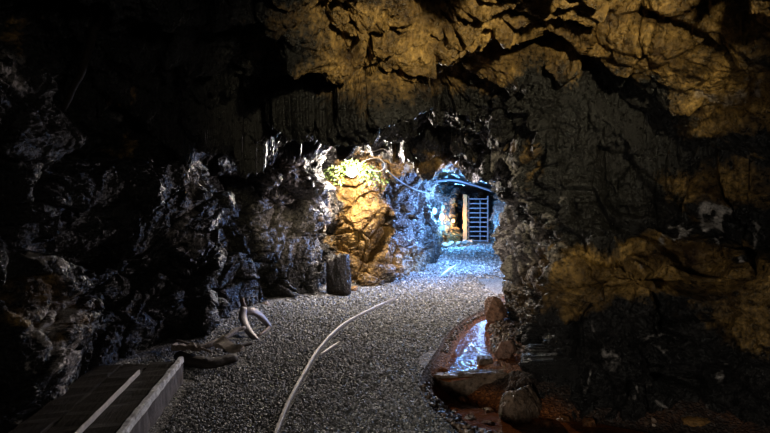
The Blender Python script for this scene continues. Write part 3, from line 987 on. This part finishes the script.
# ------------------------------------------------------------------ lamps
def lamp(name, loc, aim, bulb, size, label, group=None):
    """bulkhead lamp: bracket, round housing, domed glass, guard ring; faces along aim"""
    t = thing(name, loc, label, 'lamp', group)
    t.rotation_mode = 'QUATERNION'
    t.rotation_quaternion = Vector(aim).to_track_quat('Z', 'Y')
    bm = bmesh.new(); tube(bm, [(0, 0, -.9 * size), (0, 0, -.35 * size), (0, 0, 0)], [.7 * size, .95 * size, size], 16)
    obj_bm('housing', bm, M['black'], t, True)
    bm = bmesh.new(); bmesh.ops.create_uvsphere(bm, u_segments=16, v_segments=10, radius=.86 * size)
    bmesh.ops.delete(bm, geom=[v for v in bm.verts if v.co.z < -.05 * size], context='VERTS')
    bmesh.ops.scale(bm, vec=(1, 1, .7), verts=bm.verts)
    obj_bm('glass', bm, M[bulb], t, True)
    bm = bmesh.new()
    c = [(math.cos(a) * size * 1.02, math.sin(a) * size * 1.02, .03 * size) for a in np.linspace(0, 2 * math.pi, 25)]
    tube(bm, c, .08 * size, 6, cap=False)
    obj_bm('guard_ring', bm, M['black'], t, True)
    bm = bmesh.new(); rough_box(bm, (.3 * size, .5 * size, .7 * size), (0, 0, -1.2 * size), cuts=0, noise=0, bevel=.004)
    obj_bm('bracket', bm, M['black'], t)
    return t


def light(name, loc, col, watts, r=.06, spot=None):
    l = bpy.data.lights.new(name, 'SPOT' if spot else 'POINT')
    l.energy = watts; l.color = col; l.shadow_soft_size = r
    o = bpy.data.objects.new(name, l)
    o.location = loc
    if spot:
        l.spot_size, l.spot_blend = math.radians(spot[1]), .8
        o.rotation_euler = (Vector(spot[0]) - Vector(loc)).to_track_quat('-Z', 'Y').to_euler()
    COL.objects.link(o)
    return o


from mathutils.bvhtree import BVHTree


def tree_of(objs):
    vs, ps = [], []
    for o in objs:
        b = len(vs)
        mw = o.matrix_world
        vs.extend(mw @ v.co for v in o.data.vertices)
        ps.extend(tuple(b + i for i in p.vertices) for p in o.data.polygons)
    return BVHTree.FromPolygons(vs, ps)


ROCKFACE = tree_of([wall_left, wall_right, ceiling])
EYEV = Vector((0, 0, EYE))


def on_rock(px, py):
    """point of the rock surface seen at a pixel, and the rock's outward normal there"""
    dr = (Vector(at(px, py, 1.0)) - EYEV).normalized()
    p, n, _, _ = ROCKFACE.ray_cast(EYEV, dr)
    if n.dot(dr) > 0:
        n = -n
    return p, n, dr


def fix_lamp(px, py, size, bulb, name, aim, label, group=None):
    p, n, dr = on_rock(px, py)
    p = p - dr * size * 3.6
    lamp(name, p, aim, bulb, size, label, group)
    return p


A = fix_lamp(352, 172, .10, 'warm_bulb', 'flood_lamp', (.15, -.9, -.4), 'bright warm lamp among green moss at the top of the orange rock')
light('flood_lamp_light', A + Vector((.06, -.38, -.05)), (1., .87, .74), 330, .06)
B1 = fix_lamp(434, 211, .10, 'cold_bulb', 'cold_lamp', (.9, -.5, -.1), 'upper left one of the two blue-white lamps on the far wall', 'cold lamps on the far wall')
B2 = fix_lamp(441, 217, .16, 'cold_bulb', 'cold_lamp', (.9, -.5, -.1), 'lower right and larger of the two blue-white lamps on the far wall', 'cold lamps on the far wall')
B3 = fix_lamp(453, 221, .09, 'amber_bulb', 'amber_lamp', (.5, -.9, -.2), 'small amber lamp on the far wall left of the gate post')
print('LAMPS', A, B1, B2, B3)
light('cold_lamp_light', B1 + Vector((.22, -.3, 0)), (.2, .5, 1.), 90, .08)
light('cold_lamp_light', B2 + Vector((.3, -.35, 0)), (.13, .43, 1.), 760, .08)
light('amber_lamp_light', B3 + Vector((.1, -.3, 0)), (1., .62, .24), 80, .06)
# unseen lights round the right corner; some stand for lamps there, some added
light('unseen_side_light', (2.7, 11.8, 1.8), (.14, .40, 1.), 1500, .12, ((.8, 12.3, .7), 128))
light('unseen_corner_light', (2.48, 10.5, 1.8), (.22, .42, 1.), 1200, .08, ((-2., 10.1, .5), 104))  # added to rake cool highlights over the left wall; no lamp there
light('unseen_corner_light', (2.1, 8.5, 1.6), (1., .87, .89), 270, .1)
light('unseen_side_light', (2.6, 11.9, 1.25), (.28, .5, 1.), 260, .35)  # added for the bluish glint on the water; no lamp there
# unseen spot near the camera, turned up at the roof; fills added beside it
light('unseen_roof_spot', (1.2, .5, 2.62), (1., .89, .57), 540, .08, ((.85, 4.4, 2.8), 66))
light('unseen_right_fill', (-1.2, -.2, 1.0), (1., .94, .82), 230, .25, ((2.3, 4.2, .1), 60))  # added fill to lift the dim lower right rock
light('unseen_left_fill', (1.6, -.6, 2.3), (1., .95, .86), 60, .3, ((-1.9, 3.9, 2.3), 75))  # added fill to lift the dark upper left rock

# ------------------------------------------------------------------ cables, wires, moss
def cable(name, pts, r, mat, label):
    bm = bmesh.new()
    tube(bm, catmull(pts, 10), r, 8)
    return tag(obj_bm(name, bm, mat, None, True), label, 'cable')


def off_rock(px, py, gap):
    p, n, dr = on_rock(px, py)
    return tuple(p - dr * gap)


cable('hanging_cable', [off_rock(387, 170, .12), off_rock(394, 177, .14), off_rock(404, 184, .16), off_rock(416, 190, .2), off_rock(428, 193, .3)], .018, M['cable'], 'blue-grey cable sagging from the roof down the side of the blue-lit rock')
cable('hanging_pipe', [at(416, 182, 12.4), at(432, 181.5, 12.5), at(452, 180, 12.6), at(470, 184, 12.8), at(492, 191, 13.)], .03, M['cable'], 'pale blue pipe hung across the roof of the far passage')
cable('hanging_wire', [at(356, 168, 8.72), at(366, 160, 8.6), at(378, 158, 8.5), at(385, 165, 8.5), at(380, 171, 8.6), at(371, 170, 8.7)], .0045, M['wire'], 'thin pale wire hanging in a loop at the right of the warm lamp')
cable('roof_wire', [at(358, 150, 8.2), at(370, 152, 8.2), at(384, 149, 8.2), at(392, 158, 8.4)], .007, M['wire'], 'thin pale wire strung along the roof above the warm lamp')
pole('leaning_pole', [at(108, -6, 3.25), at(96, 30, 3.3), at(82, 66, 3.35), at(62, 108, 3.4)], [.024, .026, .02], M['deck'], 'dark slender pole slanting down from the roof at the upper left', 'pole', wob=.02)


def moss():
    bm = bmesh.new()
    r = random.Random(4)
    for k in range(480):
        px = r.gauss(352, 15); py = 160 + abs(r.gauss(0, 9)) + abs(px - 352) * .35
        if 344 < px < 360 and py > 166: continue
        c = Vector(at(px, py, 8.86 + r.uniform(-.14, .2)))
        dr = Vector((r.uniform(-1, 1), r.uniform(-1, .2), r.uniform(-1, .9))).normalized()
        s = dr.cross(Vector((r.uniform(-1, 1), r.uniform(-1, 1), r.uniform(-1, 1)))).normalized()
        ln, w = r.uniform(.04, .10), r.uniform(.012, .025)
        a = [c - s * w * .3, c + s * w * .3, c + dr * ln * .5 + s * w, c + dr * ln + Vector((0, 0, -.02)), c + dr * ln * .5 - s * w]
        bm.faces.new([bm.verts.new(p) for p in a])
    o = obj_bm('moss', bm, M['moss'])
    tag(o, 'green moss and small ferns growing on the roof around the warm lamp', 'moss', None, 'stuff')


moss()
for o in list(COL.objects):
    if o.get('category') in ('stone', 'slab', 'rock', 'boulder') and not o.parent:
        s = max(o.dimensions.x, o.dimensions.y) * .5
        KEEP_OUT.append(([(o.location.x - .01, o.location.y), (o.location.x + .01, o.location.y)], s))
lay_gravel()

# ------------------------------------------------------------------ camera, world, colour
cam = bpy.data.cameras.new('camera')
cam.sensor_width = 36.0
cam.lens = F / 770. * 36.
cam.shift_y = -(216.5 - HY) / 770.
cam.clip_end = 100
co = bpy.data.objects.new('camera', cam)
co.location = (0, 0, EYE)
co.rotation_euler = (math.radians(90), 0, 0)
COL.objects.link(co)
scene.camera = co
w = bpy.data.worlds.new('dark')
w.use_nodes = True
w.node_tree.nodes['Background'].inputs[0].default_value = (.5, .6, .8, 1)
w.node_tree.nodes['Background'].inputs[1].default_value = .002
scene.world = w
vs = scene.view_settings
vs.view_transform = 'Standard'; vs.look = 'None'; vs.exposure = 0.12; vs.gamma = 1.0; vs.use_curve_mapping = False
